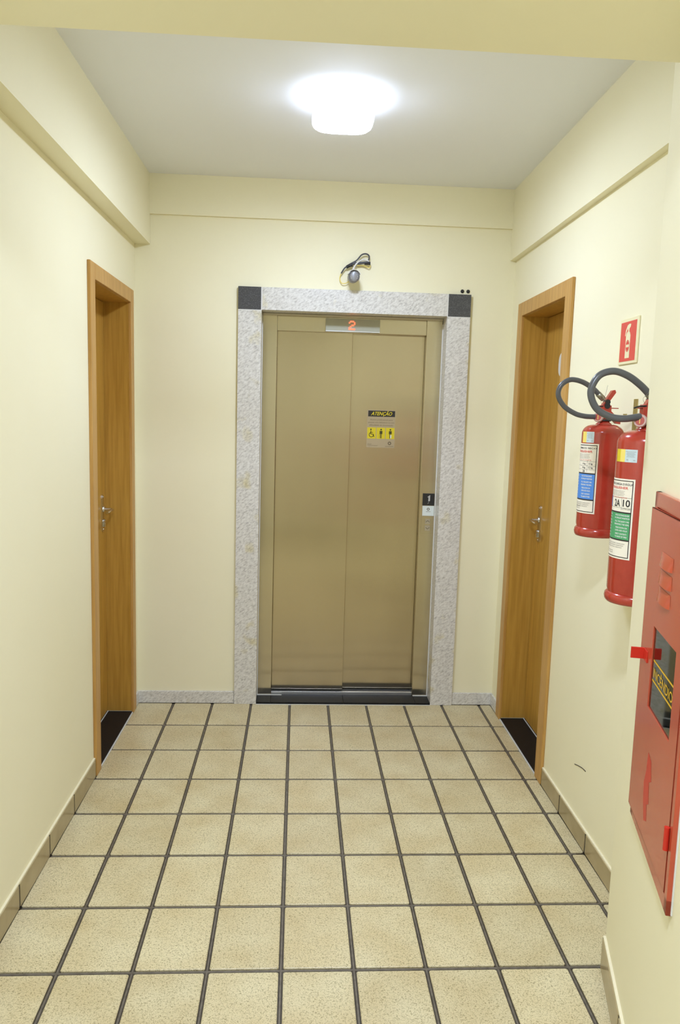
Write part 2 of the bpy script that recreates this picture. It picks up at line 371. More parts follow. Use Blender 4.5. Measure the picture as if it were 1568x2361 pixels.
# ================================================================== DOORS
def make_door(name, M, sg, D, label, deep=.12):
    """sg = +1 when local x grows towards the camera (left wall), -1 on the right wall"""
    root = thing(name, M @ Vector((sg * (D['jf'] + D['jn']) / 2, 0, 0)), label, None, kind='structure')
    X = lambda d: sg * d
    t = .014
    # casing boards on the wall face
    MB(M).box(X(D['of']), X(D['jf']), 0, t, 0.001, D['zo'], .0025).build('casing', CASING, root)
    MB(M).box(X(D['jn']), X(D['on']), 0, t, 0.001, D['zo'], .0025).build('casing', CASING, root)
    MB(M).box(X(D['jf']), X(D['jn']), 0, t, D['zi'], D['zo'], .0025).build('casing', CASING, root)
    # jamb lining
    MB(M).box(X(D['jf'] - .012), X(D['jf'] + .003), -deep - .045, .001, .012, D['zi'] + .01).build('jamb', BROWNWOOD, root)
    MB(M).box(X(D['jn'] - .003), X(D['jn'] + .012), -deep - .045, .001, .012, D['zi'] + .01).build('jamb', BROWNWOOD, root)
    MB(M).box(X(D['jf']), X(D['jn']), -deep - .045, .001, D['zi'] - .003, D['zi'] + .012).build('head_jamb', BROWNWOOD, root)
    leaf = MB(M).box(X(D['jf'] + .005), X(D['jn'] - .005), -deep - .04, -deep, .016, D['zi'] - .005, .0015).build('door_leaf', BROWNWOOD, root)
    # threshold
    MB(M).box(X(D['jf']), X(D['jn']), -deep - .045, .004, -.005, .008, .001).build('threshold', BLACKT, root)
    MB(M).box(X(D['jf']), X(D['jn']), .0045, .009, -.005, .004).build('threshold_joint', WHITEJ, root)
    MB(M).box(X(D['jf'] + .003), X(D['jn'] - .003), -deep, -deep + .003, .008, .012).build('threshold_joint', WHITEJ, root)
    # latch plate with rounded ends, lever and cylinder
    hx = D['jf'] + .068; y0 = -deep
    def cap(cx, z0, z1, r, y, th, mb):
        pts = [(X(cx) + r * math.cos(a) * sg, y, z1 - r + r * math.sin(a)) for a in [math.pi * i / 8 for i in range(9)]] + \
              [(X(cx) - r * math.cos(a) * sg, y, z0 + r - r * math.sin(a)) for a in [math.pi * i / 8 for i in range(9)]]
        mb.poly(pts, (0, th, 0)); return mb
    cap(hx, .968, 1.155, .016, y0, .006, MB(M)).build('latch_plate', CHROME, leaf)
    lv = MB(M); zl = 1.082
    lv.tube([(X(hx), y0 + .004, zl), (X(hx), y0 + .012, zl), (X(hx), y0 + .013, zl)], [.015, .015, .010], 16)
    lv.tube(arc3([(X(hx), y0 + .01, zl), (X(hx), y0 + .040, zl), (X(hx + .012), y0 + .052, zl), (X(hx + .05), y0 + .055, zl), (X(hx + .105), y0 + .052, zl - .004)]), .0072, 12)
    lv.build('lever', CHROME, leaf)
    cy = MB(M); cy.tube([(X(hx), y0 + .004, 1.022), (X(hx), y0 + .016, 1.022)], .0095, 16); cy.box(X(hx - .004), X(hx + .004), y0 + .004, y0 + .015, .994, 1.02, .001)
    cy.build('lock_cylinder', CHROME, leaf)
    sc = MB(M)
    for z in (.981, 1.143): sc.tube([(X(hx), y0 + .005, z), (X(hx), y0 + .0075, z)], [.0045, .0035], 10)
    sc.build('screws', CHROME, leaf)
    return root, leaf
door1, leaf1 = make_door('door_1', ML, 1, DL, 'brown wooden door set deep in the left wall')
door2, leaf2 = make_door('door_2', MR, -1, DR, 'brown wooden door with white plaque in the right wall')

# oval plaque on the right-hand door
pq = thing('door_plaque', MR @ Vector((-.535, -.12, 1.842)), 'white oval plaque with coloured print on the right wooden door', 'plaque')
def oval(cx, cz, a, b, y, n=28): return [(cx + a * math.cos(2 * math.pi * i / n), y, cz + b * math.sin(2 * math.pi * i / n)) for i in range(n)]
def squircle(cx, cz, a, b, y, n=32, e=.6):
    return [(cx + a * math.copysign(abs(math.cos(t)) ** e, math.cos(t)), y, cz + b * math.copysign(abs(math.sin(t)) ** e, math.sin(t))) for t in [2 * math.pi * i / n for i in range(n)]]
MB(MR).poly(squircle(-.535, 1.842, .105, .060, -.1195), (0, .004, 0)).build('plate', WHITEPL, pq)
p = MB(MR)
p.poly([(-.476, -.1155, 1.835), (-.520, -.1155, 1.835), (-.520, -.1155, 1.812), (-.474, -.1155, 1.812)], (0, .0004, 0))
p.poly([(-.482, -.1155, 1.872), (-.520, -.1155, 1.872), (-.520, -.1155, 1.856), (-.482, -.1155, 1.856)], (0, .0004, 0))
p.build('print', REDINK, pq)

# ================================================================== ELEVATOR
GL, GR, GT = -.4266, .7725, 2.2146      # granite outer
IL, IR, IT = -.307, .652, 2.101         # granite inner
es = thing('elevator_surround', (.17, -.01, 0), 'pale grey granite surround with black corner blocks framing the elevator', 'surround')
MB().box(GL, IL, -.022, 0, .0, IT - .004, .0012).build('jamb_slab', GRANITE, es)
MB().box(IR, GR, -.022, 0, .0, IT - .004, .0012).build('jamb_slab', GRANITE, es)
MB().box(IL + .004, IR - .004, -.022, 0, IT, GT, .0012).build('lintel_slab', GRANITE, es)
MB().box(GL, IL - .003, -.022, 0, IT, GT, .0012).build('corner_block', BLACKG, es)
MB().box(IR + .003, GR, -.022, 0, IT, GT, .0012).build('corner_block', BLACKG, es)
for q in ((IL - .003, IL + .004, -.021, 0, IT, GT - .001), (IR - .004, IR + .003, -.021, 0, IT, GT - .001), (GL + .001, IL, -.021, 0, IT - .004, IT), (IR, GR - .001, -.021, 0, IT - .004, IT)): MB().box(*q).build('white_joint', WHITEJ, es)
PY = .086                                # face of the steel posts
MB().box(IL - .018, IL, -.0, PY + .05, 0, IT).build('reveal_slab', GRANITE, es)
MB().box(IR, IR + .018, -.0, PY + .05, 0, IT).build('reveal_slab', GRANITE, es)
MB().box(IL, IR, -.0, PY + .05, IT, IT + .018).build('reveal_slab', GRANITE, es)
MB().box(IL, IL + .003, PY - .004, PY, .012, IT).build('white_joint', WHITEJ, es)
MB().box(IR - .004, IR, PY - .005, PY, .012, IT - .03).build('white_joint', WHITEJ, es)
xs = [IL, -.229, .172, .572, IR]
for a, b in zip(xs[:-1], xs[1:]):
    MB().box(a + .0006, b - .0006, -.022, PY + .01, -.004, .012, .001).build('threshold_slab', BLACKT, es)
MB().box(IL, IR, -.027, -.0225, -.004, .002).build('white_joint', WHITEJ, es)
MB().box(IL, -.17, PY - .006, PY - .001, .012, .016).build('white_joint', WHITEJ, es)
MB().box(.57, IR, PY - .006, PY - .001, .012, .016).build('white_joint', WHITEJ, es)

ev = thing('elevator', (.17, .10, 0), 'closed two-panel stainless steel elevator door with red floor display', 'elevator')
MB().box(IL + .002, -.229, PY, PY + .06, .012, IT - .001, .002).build('post', STEEL2, ev)
MB().box(.566, IR - .002, PY, PY + .06, .012, IT - .001, .002).build('post', STEEL2, ev)
MB().box(-.229, .566, PY + .006, PY + .06, 2.012, IT - .001, .002).build('header', STEEL2, ev)
MB().box(IL + .002, IR - .002, PY - .014, PY + .001, IT - .012, IT - .001, .001).build('header_flange', STEEL2, ev)
MB().box(-.2285, .1725, PY + .024, PY + .042, .040, 2.03, .0015).build('door_panel', STEEL, ev)
MB().box(.150, .5655, PY + .048, PY + .066, .040, 2.03, .0015).build('door_panel', STEEL, ev)
si = MB().box(-.229, .566, PY + .0105, PY + .07, .010, .028, .001).build('sill', ALU, ev)
for y in (.045, .069): MB().box(-.225, .562, PY + y - .011, PY + y - .007, .0275, .0285).build('sill_groove_shade', DARK, si)  # near-black strips on the sill paint the shade inside its grooves
dp = MB().box(.026, .314, PY - .003, PY + .01, 2.019, 2.084, .001).build('display', DISPLAY, ev)
MB().box(.026, .314, PY - .006, PY - .002, 2.015, 2.021, .001).build('display_lip', ALU, dp)
# floor digit: dot-matrix 2
bits = ["01110", "10001", "00001", "00110", "01000", "10000", "11111"]
d = MB()
for r, row in enumerate(bits):
    for c, b in enumerate(row):
        if b == '1':
            x = .1515 + c * .0068; z = 2.0705 - r * .0066
            d.box(x - .0032, x + .0032, PY - .0042, PY - .0025, z - .0032, z + .0032)
d.build('digit', LEDRED, dp)

# call panel on the right-hand post
cp = thing('call_panel', (.615, PY, .938), 'floor plate 1 with call buttons on the right steel post', 'call panel')
PX0, PX1 = .581, .646
def bt(mb, txt, x, z, w, h, y, shear=0, bold=0, mi=0):
    vs, fs = fit_text(txt, w, h, shear, bold); mb.flat([(x + a, y, z + b) for a, b in vs], fs, mi); return mb
pl = MB().box(PX0, PX1, PY - .003, PY - .0001, 1.100, 1.1665, .0008).build('floor_number_plate', FLOORNO, cp)
n1 = MB(); n1.poly([(.606, PY - .0034, 1.1465), (.6215, PY - .0034, 1.1585), (.6215, PY - .0034, 1.125), (.612, PY - .0034, 1.122), (.6125, PY - .0034, 1.145)], (0, .0005, 0))
n1.poly([(.607, PY - .0034, 1.108), (.6185, PY - .0034, 1.118), (.6135, PY - .0034, 1.1165)], (0, .0005, 0)); n1.build('numeral', SILVERINK, pl)
cd = MB().box(PX0 + .001, PX1, PY - .0024, PY - .0001, 1.043, 1.098, .0006).build('maker_card', CARD, cp)
def ring(mb, cx, cz, r0, r1, y, n=20, a0=0, a1=2 * math.pi, mi=0):
    vs = []; fs = []
    for i in range(n + 1):
        a = a0 + (a1 - a0) * i / n
        k = 1.0
        vs += [(cx + r1 * math.cos(a), y, cz + r1 * math.sin(a)), (cx + r0 * math.cos(a), y, cz + r0 * math.sin(a))]
    for i in range(n): fs.append((2 * i, 2 * i + 1, 2 * i + 3, 2 * i + 2))
    mb.flat(vs, fs, mi)
lg = MB(); lg.open = True; ring(lg, .614, 1.080, .0040, .0080, PY - .0027); lg.box(.602, .627, PY - .0027, PY - .0025, 1.0655, 1.0675); lg.build('logo', GREYINK, cd)
bpn = MB().box(PX0 - .003, PX1 - .002, PY - .002, PY - .0001, .945, 1.042, .0006).build('button_plate', STEEL2, cp)
for z, s in ((1.012, 1), (.975, -1)):
    b = MB().box(.599, .628, PY - .005, PY - .0019, z - .0145, z + .0145, .0008).build('button', BUTTON, cp)
    a = MB(); a.tube([(.6035, PY - .0052, z - s * .004), (.6135, PY - .0052, z + s * .005), (.6235, PY - .0052, z - s * .004)], .0011, 6); a.build('arrow', INK, b)

# warning sticker on the right door panel
DY = PY + .048
ws = thing('warning_sticker', (.343, DY, 1.41), 'clear sticker headed ATENÇÃO with three yellow pictograms on the elevator door', 'sticker')
MB().box(.266, .420, DY - .0006, DY - .0001, 1.408, 1.612).build('sheet', STICKER, ws)
hb = MB().box(.271, .418, DY - .0010, DY - .0006, 1.576, 1.608).build('header_band', INK, ws)
bt(MB(), 'ATENÇÃO', .3445, 1.5925, .116, .029, DY - .0012, .35, .02).build('lettering', YELLOW, hb)
lines = ['Assento reservado para', 'pessoas portadoras de deficiência', 'dificuldade de locomoção']
tx = MB()
for i, (l, wd) in enumerate(zip(('Acesso preferencial para', 'pessoas com deficiência ou com', 'dificuldade de locomoção'), (.124, .144, .130))):
    bt(tx, l, .3435, 1.558 - i * .0145, wd, .0095, DY - .0009, .3)
bt(tx, 'Lei', .283, 1.4265, .022, .006, DY - .0009, .3); bt(tx, 'municipal', .300, 1.4185, .058, .006, DY - .0009, .3)
bt(tx, 'ELEVADORES', .393, 1.4155, .044, .005, DY - .0009)
tx.build('small_print', BROWNINK, ws)
lg = MB(); lg.open = True; ring(lg, .393, 1.4325, .0045, .0095, DY - .0009); lg.build('logo', BROWNINK, ws)
def disc(mb, cx, cz, r, y, n=14, mi=0): mb.flat([(cx + r * math.cos(2 * math.pi * i / n), y, cz + r * math.sin(2 * math.pi * i / n)) for i in range(n)], [list(range(n))], mi)
for k, cx in enumerate((.2925, .3435, .3945)):
    t = MB().box(cx - .0235, cx + .0235, DY - .0010, DY - .0006, 1.456, 1.517, .0001).build('pictogram_tile', YELLOW, ws)
    f = MB(); f.open = True; y = DY - .0013; z = 1.486
    if k == 0:
        disc(f, cx - .004, z + .020, .0042, y); ring(f, cx - .001, z - .009, .0100, .0135, y, 22, math.radians(110), math.radians(375))
        f.box(cx - .006, cx - .002, y, y + .0002, z - .004, z + .014); f.box(cx - .004, cx + .008, y, y + .0002, z + .002, z + .005); f.box(cx - .004, cx + .009, y, y + .0002, z - .007, z - .004)
        f.flat([(cx + .006, y, z - .005), (cx + .010, y, z - .005), (cx + .016, y, z - .020), (cx + .013, y, z - .021)], [(0, 1, 2, 3)])
    else:
        disc(f, cx + .001, z + .020, .0045, y)
        f.box(cx - .0065, cx + .0085, y, y + .0002, z - .004, z + .013); f.box(cx - .0035, cx + .0002, y, y + .0002, z - .027, z - .004)
        if k == 1: f.box(cx + .0018, cx + .0050, y, y + .0002, z - .027, z - .004); f.box(cx - .0095, cx - .0085, y, y + .0002, z - .026, z - .002)
        else: f.box(cx + .0005, cx + .0075, y - .0001, y + .0001, z - .026, z - .008, mi=1)
    f.build('figure', [OLIVEINK, WHITEINK], t)

# two drilled plugs beside the surround
for k, (x, lb) in enumerate(((.7282, 'small dark wall plug above the black corner block, the left of two'), (.7585, 'small dark wall plug above the black corner block, the right of two'))):
    h = MB(); h.tube([(x, -.001, 2.2335), (x, -.004, 2.2335), (x, -.006, 2.2335)], [.0095, .009, .006], 14)
    o = h.build('wall_plug', BLACK, origin=(x, 0, 2.2335)); tag(o, lb, 'plug', 'drilled plugs above the surround')

# ================================================================== CEILING LAMPS
def lamp(name, cx, cy, label, strength):
    """surface-mounted LED plafond: the diffuser throws its light down, the side wall only glows"""
    t = thing(name, (cx, cy, ZC), label, 'lamp')
    def ringed(prof, e=.55, n=40):
        g = MB(); vs = []; fs = []
        for r, z in prof:
            for k in range(n):
                a = 2 * math.pi * k / n; ca, sa = math.cos(a), math.sin(a)
                vs.append((cx + r * math.copysign(abs(ca) ** e, ca), cy + r * math.copysign(abs(sa) ** e, sa), ZC + z))
        for i in range(len(prof) - 1):
            for k in range(n): fs.append((i * n + k, i * n + (k + 1) % n, (i + 1) * n + (k + 1) % n, (i + 1) * n + k))
        g._add(vs, fs, True); return g
    ringed([(0, -.0005), (.095, -.0005), (.095, -.012), (0, -.012)]).build('base', WHITEPL, t)
    ringed([(.108, -.004), (.114, -.010), (.115, -.080), (.112, -.086)]).build('side_wall', emit_mat(name + '_side', COOL, strength * .045), t)
    ringed([(.112, -.086), (.104, -.092), (.0, -.096)]).build('diffuser', emit_mat(name + '_glow', COOL, strength), t)
    return t
lamp('ceiling_lamp', .035, -1.03, 'glowing square opal ceiling lamp above the corridor', LAMP)
lamp('hall_fill_lamp', -.05, -3.5, 'unseen square opal ceiling lamp added in the hall as fill light', HALL)

# ================================================================== CCTV CAMERA
cc = thing('security_camera', (.154, -.0, 2.28), 'small grey bullet security camera with bundled cables above the elevator', 'camera')
cdir = Vector((.02, -1, -.10)).normalized(); c0 = Vector((.154, -.035, 2.275)); c1 = c0 + cdir * .085
b = MB(); b.tube([c0 - cdir * .004, c0, c0 + cdir * .004, c1 - cdir * .004, c1, c1 - cdir * .004], [.012, .024, .028, .028, .0265, .024], 24); b.build('body', GREYCAM, cc)
fc = MB(); fc.tube([c1 - cdir * .006, c1 - cdir * .003], .0245, 24); face = fc.build('front_window', mat('camera_window', (92, 92, 96), .2), cc)
ln = MB(); ln.tube([c1 - cdir * .003, c1 - cdir * .0015], [.0085, .0075], 16); ln.build('lens', BLACK, face)
ld = MB(); sx = Vector((1, 0, 0)); sz = sx.cross(cdir) * -1
for k in range(12):
    a = 2 * math.pi * k / 12; q = c1 - cdir * .003 + (sx * math.cos(a) + sz * math.sin(a)) * .0165; ld.tube([q, q + cdir * .0012], .0028, 8)
ld.build('led_ring', mat('led_grey', (170, 168, 166), .3), face)
hd = MB(); nseg = 9                                             # sun hood over the body
vs = []; fs = []
for i in range(nseg + 1):
    a = math.radians(20 + 140 * i / nseg)
    for q, rr in ((c0 + cdir * .01, .0305), (c1 + cdir * .012, .0315), (c1 + cdir * .012, .0330), (c0 + cdir * .01, .0320)): vs.append(q + (sx * math.cos(a) + sz * math.sin(a)) * rr)
for i in range(nseg):
    for k in range(4): fs.append((i * 4 + k, i * 4 + (k + 1) % 4, i * 4 + 4 + (k + 1) % 4, i * 4 + 4 + k))
hd._add(vs, fs, True); hd.build('hood', WHITEPL, cc)
br = MB(); br.tube([(.154, -.0005, 2.29), (.154, -.006, 2.29)], .022, 20); br.tube([(.154, -.004, 2.29), (.154, -.022, 2.285), c0], .009, 12); br.build('bracket', WHITEPL, cc)
GREYCABLE = mat('grey_cable', (74, 74, 78), .45)
def cable(pts, r, M, nm='cable'): MB().tube(arc3(pts, 40), r, 8).build(nm, M, cc)
cable([(.150, -.030, 2.300), (.158, -.035, 2.325), (.178, -.032, 2.352), (.205, -.03, 2.366), (.229, -.028, 2.362), (.236, -.026, 2.350)], .0042, WHITEPL)
cable([(.095, -.022, 2.296), (.112, -.028, 2.322), (.140, -.030, 2.343), (.172, -.030, 2.362), (.196, -.028, 2.390), (.220, -.026, 2.396), (.236, -.024, 2.384), (.230, -.022, 2.356)], .0038, GREYCABLE)
cable([(.120, -.024, 2.325), (.150, -.026, 2.345), (.185, -.03, 2.348), (.215, -.03, 2.352), (.240, -.028, 2.352)], .0065, GREYCABLE, 'cable_bundle')
cable([(.122, -.026, 2.328), (.138, -.03, 2.336), (.152, -.03, 2.338)], .0080, BLACK, 'connector')
cable([(.212, -.03, 2.349), (.242, -.03, 2.349)], .0072, BLACK, 'connector')
cable([(.140, -.02, 2.262), (.118, -.02, 2.248), (.098, -.016, 2.250), (.089, -.014, 2.272), (.094, -.018, 2.296)], .0022, PALEYEL)
cable([(.175, -.022, 2.338), (.205, -.02, 2.340), (.236, -.018, 2.330), (.244, -.018, 2.340)], .0022, PALEYEL)

# ================================================================== EXTINGUISHER SIGN
sg = thing('extinguisher_sign', MR @ Vector((-1.487, 0, 1.845)), 'small red sign with a cream fire extinguisher symbol', 'sign')
sx0, sx1, sz0, sz1 = -1.560, -1.414, 1.776, 1.926
MB(MR).box(sx0, sx1, .0005, .005, sz0, sz1, .001).build('board', LUMI, sg)
rp = MB(MR).box(sx0 + .014, sx1 - .010, .005, .0056, sz0 + .009, sz1 - .011).build('red_panel', REDSIGN, sg)
cx = -1.487
def sp(mb, pts, y=.0060, mi=0):      # pts: (u to the viewer's right, z)
    mb.poly([(cx - u, y, 1.847 + z) for u, z in pts], (0, -.0003, 0), mi); return mb
s = MB(MR)
sp(s, [(-.018, -.052), (.016, -.052), (.016, .022), (.010, .032), (.004, .036), (-.006, .036), (-.014, .030), (-.018, .022)])
sp(s, [(-.003, .034), (.005, .034), (.005, .044), (.014, .050), (.016, .058), (.004, .060), (-.010, .056), (-.022, .040), (-.026, .022), (-.021, .022), (-.016, .036), (-.006, .046)])
s.build('symbol', LUMI, rp)
r = MB(MR); r.open = True
vs = []; fs = []
for i in range(25):
    a = 2 * math.pi * i / 24
    for q in (.0145, .0125): vs.append((cx - (-.001 + q * math.cos(a)), .0064, 1.847 - .012 + q * math.sin(a) * 1.35))
for i in range(24): fs.append((2 * i, 2 * i + 1, 2 * i + 3, 2 * i + 2))
r.flat(vs, fs)
for s1 in (1, -1):
    pts = [(-.001 + .010 * math.cos(math.pi * i / 10), -.012 + s1 * (.0045 + .011 * math.sin(math.pi * i / 10))) for i in range(11)]
    r.poly([(cx - u, .0063, 1.847 + z) for u, z in pts], (0, .0002, 0))
r.build('emblem', REDSIGN, rp)

# ================================================================== FIRE EXTINGUISHERS
def extinguisher(name, label, cx, cy, z0, r, zs, kind):
    """zs = shoulder height; front of the label faces the corridor (-X); theta grows towards the camera"""
    t = thing(name, (cx, cy, z0), label, 'fire extinguisher', 'fire extinguishers on the right wall')
    h = zs - z0; k = r / .0765
    P = lambda th, rr, z: (cx - rr * math.cos(th), cy - rr * math.sin(th), z)
    # cylinder with domed shoulder
    b = MB(); dome = []
    for i in range(9):
        a = math.pi / 2 * i / 8; dome.append((r * (.30 + .70 * math.cos(a) ** .8 if i < 8 else .30), h - .018 * k + .036 * k * math.sin(a)))
    b.lathe([(0, .010), (r * .9, .010), (r * .94, .016), (r * .955, .026), (r, .040)] + [(r, h * .5)] + dome + [(.022 * k, h + .020 * k), (0, h + .020 * k)], (cx, cy, z0), 56); b.build('cylinder', RED, t)
    # protective base skirt, a rolled ring
    rg = MB(); rg.lathe([(r * .80, .000), (r * 1.0, .000), (r * 1.055, .006), (r * 1.075, .014), (r * 1.055, .023), (r * .985, .029), (r * .93, .030)], (cx, cy, z0), 56); rg.build('base_ring', RED, t)
    zt = zs + .018 * k
    # valve block
    v = MB(); v.lathe([(.030 * k, 0), (.030 * k, .006 * k), (.022 * k, .012 * k), (.019 * k, .022 * k), (.021 * k, .030 * k), (.021 * k, .046 * k), (.0, .046 * k)], (cx, cy, zt - .004), 28)
    v.box(cx - .020 * k, cx + .022 * k, cy - .013 * k, cy + .013 * k, zt + .030 * k, zt + .072 * k, .002); v.build('valve', RED, t)
    cl = MB(); cl.lathe([(.0, .0), (.026 * k, .0), (.027 * k, .004 * k), (.024 * k, .008 * k), (.0, .008 * k)], (cx, cy, zt + .012 * k), 28); cl.build('collar', BLACK, t)
    Xo = lambda a: cx + a * k          # +a towards the wall
    # squeeze lever (rises towards the wall) and carrying handle (drops towards the wall)
    lv = MB(); q = []
    lv.poly([(Xo(-.020), cy - .010 * k, zt + .060 * k), (Xo(-.006), cy - .010 * k, zt + .058 * k), (Xo(.036), cy - .010 * k, zt + .120 * k), (Xo(.032), cy - .010 * k, zt + .130 * k), (Xo(.022), cy - .010 * k, zt + .128 * k)], (0, .020 * k, 0)); lv.build('squeeze_lever', RED, t)
    cr = MB(); cr.poly([(Xo(.012), cy - .011 * k, zt + .058 * k), (Xo(.020), cy - .011 * k, zt + .052 * k), (Xo(.060), cy - .011 * k, zt + .016 * k), (Xo(.060), cy - .011 * k, zt + .002 * k), (Xo(.046), cy - .011 * k, zt + .004 * k), (Xo(.014), cy - .011 * k, zt + .034 * k)], (0, .022 * k, 0)); cr.build('carrying_handle', RED, t)
    MB().box(Xo(-.030), Xo(.052), cy - .006 * k, cy + .006 * k, zt + .060 * k, zt + .0635 * k, .001).build('valve_strip', RED, t)
    pv = MB(); pv.tube([(Xo(.004), cy - .016 * k, zt + .070 * k), (Xo(.004), cy + .016 * k, zt + .070 * k)], .011 * k, 14); pv.tube([(Xo(.006), cy - .013 * k, zt + .084 * k), (Xo(.006), cy + .013 * k, zt + .084 * k)], .010 * k, 14); pv.build('pivot_block', BLACK, t)
    pn = MB(); pn.tube(arc3([(Xo(-.012), cy - .012 * k, zt + .068 * k), (Xo(-.034), cy - .016 * k, zt + .066 * k), (Xo(-.050), cy - .018 * k, zt + .061 * k)]), [.0024 * k] * 24 + [.0018 * k], 8); pn.build('safety_pin', BLACK, t)
    wr = MB(); wr.tube(arc3([(Xo(-.018), cy - .012, zt + .074 * k), (Xo(-.024), cy - .014, zt + .088 * k), (Xo(-.016), cy - .015, zt + .098 * k), (Xo(-.008), cy - .014, zt + .110 * k), (Xo(.000), cy - .012, zt + .146 * k)]), .0005, 6); wr.build('seal_wire', GALV, t)
    # gauge facing the viewer side of the corridor
    gd = Vector((-.62, -.78, .05)).normalized(); g0 = Vector((Xo(-.026), cy - .016 * k, zt + .026 * k))
    g = MB(); g.tube([g0 - gd * .010 * k, g0, g0 + gd * .010 * k, g0 + gd * .013 * k], [.010 * k, .0185 * k, .0185 * k, .0165 * k], 20); ga = g.build('pressure_gauge', CLEARPL, t)
    g = MB(); e = g0 + gd * .0134 * k; g.tube([e, e + gd * .0003], .0125 * k, 18); g.build('dial', SEALRED, ga)
    g = MB(); e = e + gd * .0006; su = gd.cross(Vector((0, 0, 1))).normalized(); g.poly([e - su * .001 + Vector((0, 0, -.008 * k)), e + su * .001 + Vector((0, 0, -.008 * k)), e + su * .001 + Vector((0, 0, .007 * k)), e - su * .001 + Vector((0, 0, .007 * k))], gd * .0003); g.build('needle', PALEYEL, ga)
    # hose: out of the valve towards the viewer's left, round a loop and back to its clip by the gauge
    if kind == 'green':
        pts = [(.882, cy, 1.655), (.846, cy - .004, 1.686), (.806, cy - .006, 1.711), (.764, cy - .006, 1.722), (.724, cy - .006, 1.707), (.705, cy - .006, 1.664), (.722, cy - .008, 1.620), (.761, cy - .012, 1.597), (.800, cy - .018, 1.592), (.846, cy - .020, 1.599)]; hr = .0098
    else:
        pts = [(.870, cy, 1.662), (.842, cy - .003, 1.686), (.804, cy - .005, 1.707), (.764, cy - .006, 1.713), (.734, cy - .006, 1.694), (.727, cy - .006, 1.662), (.748, cy - .007, 1.628), (.784, cy - .010, 1.606), (.816, cy - .014, 1.598), (.848, cy - .016, 1.597)]; hr = .0082
    H = arc3(pts, 90); MB().tube(H, hr, 14).build('hose', RUBBER, t)
    a = Vector(pts[0]); dd = (Vector(pts[1]) - a).normalized()
    MB().tube([a - dd * .012, a - dd * .002, a + dd * .014, a + dd * .0145], [hr * 1.05, hr * 1.15, hr * 1.15, hr], 16).build('hose_coupling', GALV, t)
    # ---- labels wrapped on the cylinder
    def patch(th0, th1, za, zb, rr, n=14):
        mb = MB(); mb.open = True; vs = []; fs = []
        for i in range(n + 1):
            th = th0 + (th1 - th0) * i / n; vs += [P(th, rr, za), P(th, rr, zb)]
        for i in range(n): fs.append((2 * i, 2 * i + 2, 2 * i + 3, 2 * i + 1))
        mb._add(vs, fs, True); return mb
    def ptxt(mb, txt, thc, z, w, hh, rr, bold=0):
        vs, fs = fit_text(txt, w, hh, 0, bold); mb.open = True; mb.flat([P(thc + x / r, rr, z + y) for x, y in vs], fs); return mb
    def pbar(mb, tha, thb, za, zb, rr, n=8):
        mb.open = True; vs = []; fs = []
        for i in range(n + 1):
            th = tha + (thb - tha) * i / n; vs += [P(th, rr, za), P(th, rr, zb)]
        for i in range(n): fs.append((2 * i, 2 * i + 2, 2 * i + 3, 2 * i + 1))
        mb._add(vs, fs, True)
    if kind == 'green':
        A = math.radians(51); zt_, zb_ = 1.425, 1.198; col = GREENINK; c0, c1 = 1.254, 1.328
        big = [('2A', .19, 1.356, .024, .020), ('10', .62, 1.357, .022, .020)]; title = "EXTINTOR CARGA D'ÁGUA"; blue = True
        st = (math.radians(4), math.radians(51), 1.472, 1.5075)
    else:
        A = math.radians(60); zt_, zb_ = 1.511, 1.285; col = BLUEINK; c0, c1 = 1.3315, 1.4125
        big = [('4 kg', .30, 1.4455, .013, .0075), ('6 kg', .70, 1.446, .013, .0075), ('8 kg', .30, 1.433, .013, .0075), ('12 kg', .70, 1.4335, .016, .0075), ('20', .30, 1.4215, .010, .0075)]; title = 'PÓ QUÍMICO SECO'; blue = False
        st = (math.radians(2), math.radians(45), 1.514, 1.549)
    R1 = r + .0004
    lab = patch(-A, A, zb_, zt_, R1).build('label_sheet', PAPER, t)
    bk = MB(); m_ = .0045; w_ = .0022
    aa = A - m_ / r; bb = w_ / r
    pbar(bk, -aa, aa, zt_ - m_ - w_, zt_ - m_, R1 + .0003, 14); pbar(bk, -aa, aa, zb_ + m_, zb_ + m_ + w_, R1 + .0003, 14)
    pbar(bk, aa - bb, aa, zb_ + m_, zt_ - m_, R1 + .0003, 1); pbar(bk, -aa, -aa + bb, zb_ + m_, zt_ - m_, R1 + .0003, 1)
    pbar(bk, -aa, aa, c1, c1 + .004, R1 + .0003, 14); pbar(bk, -aa, aa, c0 - .004, c0, R1 + .0003, 14)
    bk.build('border', INK, lab)
    blk = MB(); pbar(blk, -aa + bb, aa - bb, c0, c1, R1 + .0003, 14); blk.build('instruction_block', col, lab)
    tk = MB()
    for s_, th, z, ww, hh in big: ptxt(tk, s_, th, z, ww, hh, R1 + .0006, .015)
    ptxt(tk, title, .12, zt_ - .0145, r * A * 1.62, .0075, R1 + .0006, .01)
    tk.build('lettering', INK, lab)
    rt = MB(); ptxt(rt, 'EXTINGUISHER', .10, zt_ - .0255, r * A * 1.25, .007, R1 + .0006, .02); ptxt(rt, 'FIRE CLASSES', .10, zt_ - .053, r * A * 1.2, .0028, R1 + .0006); rt.build('red_lettering', REDINK, lab)
    gt = MB()
    for i in range(4): ptxt(gt, 'NBR 15808  INDICADO PARA INCÊNDIOS', -.05 + .03 * (i % 2), zt_ - .0345 - i * .0042, r * A * (1.3 - .15 * (i % 2)), .0024, R1 + .0006)
    for i in range(3): ptxt(gt, 'MANTENHA O EXTINTOR SEMPRE CARREGADO', -.02, c0 - .0125 - i * .0055, r * A * (1.55 - .12 * i), .0026, R1 + .0006)
    for i in range(2): ptxt(gt, 'FABRICADO NO BRASIL', -.25, zb_ + .021 - i * .0055, r * A * .9, .0024, R1 + .0006)
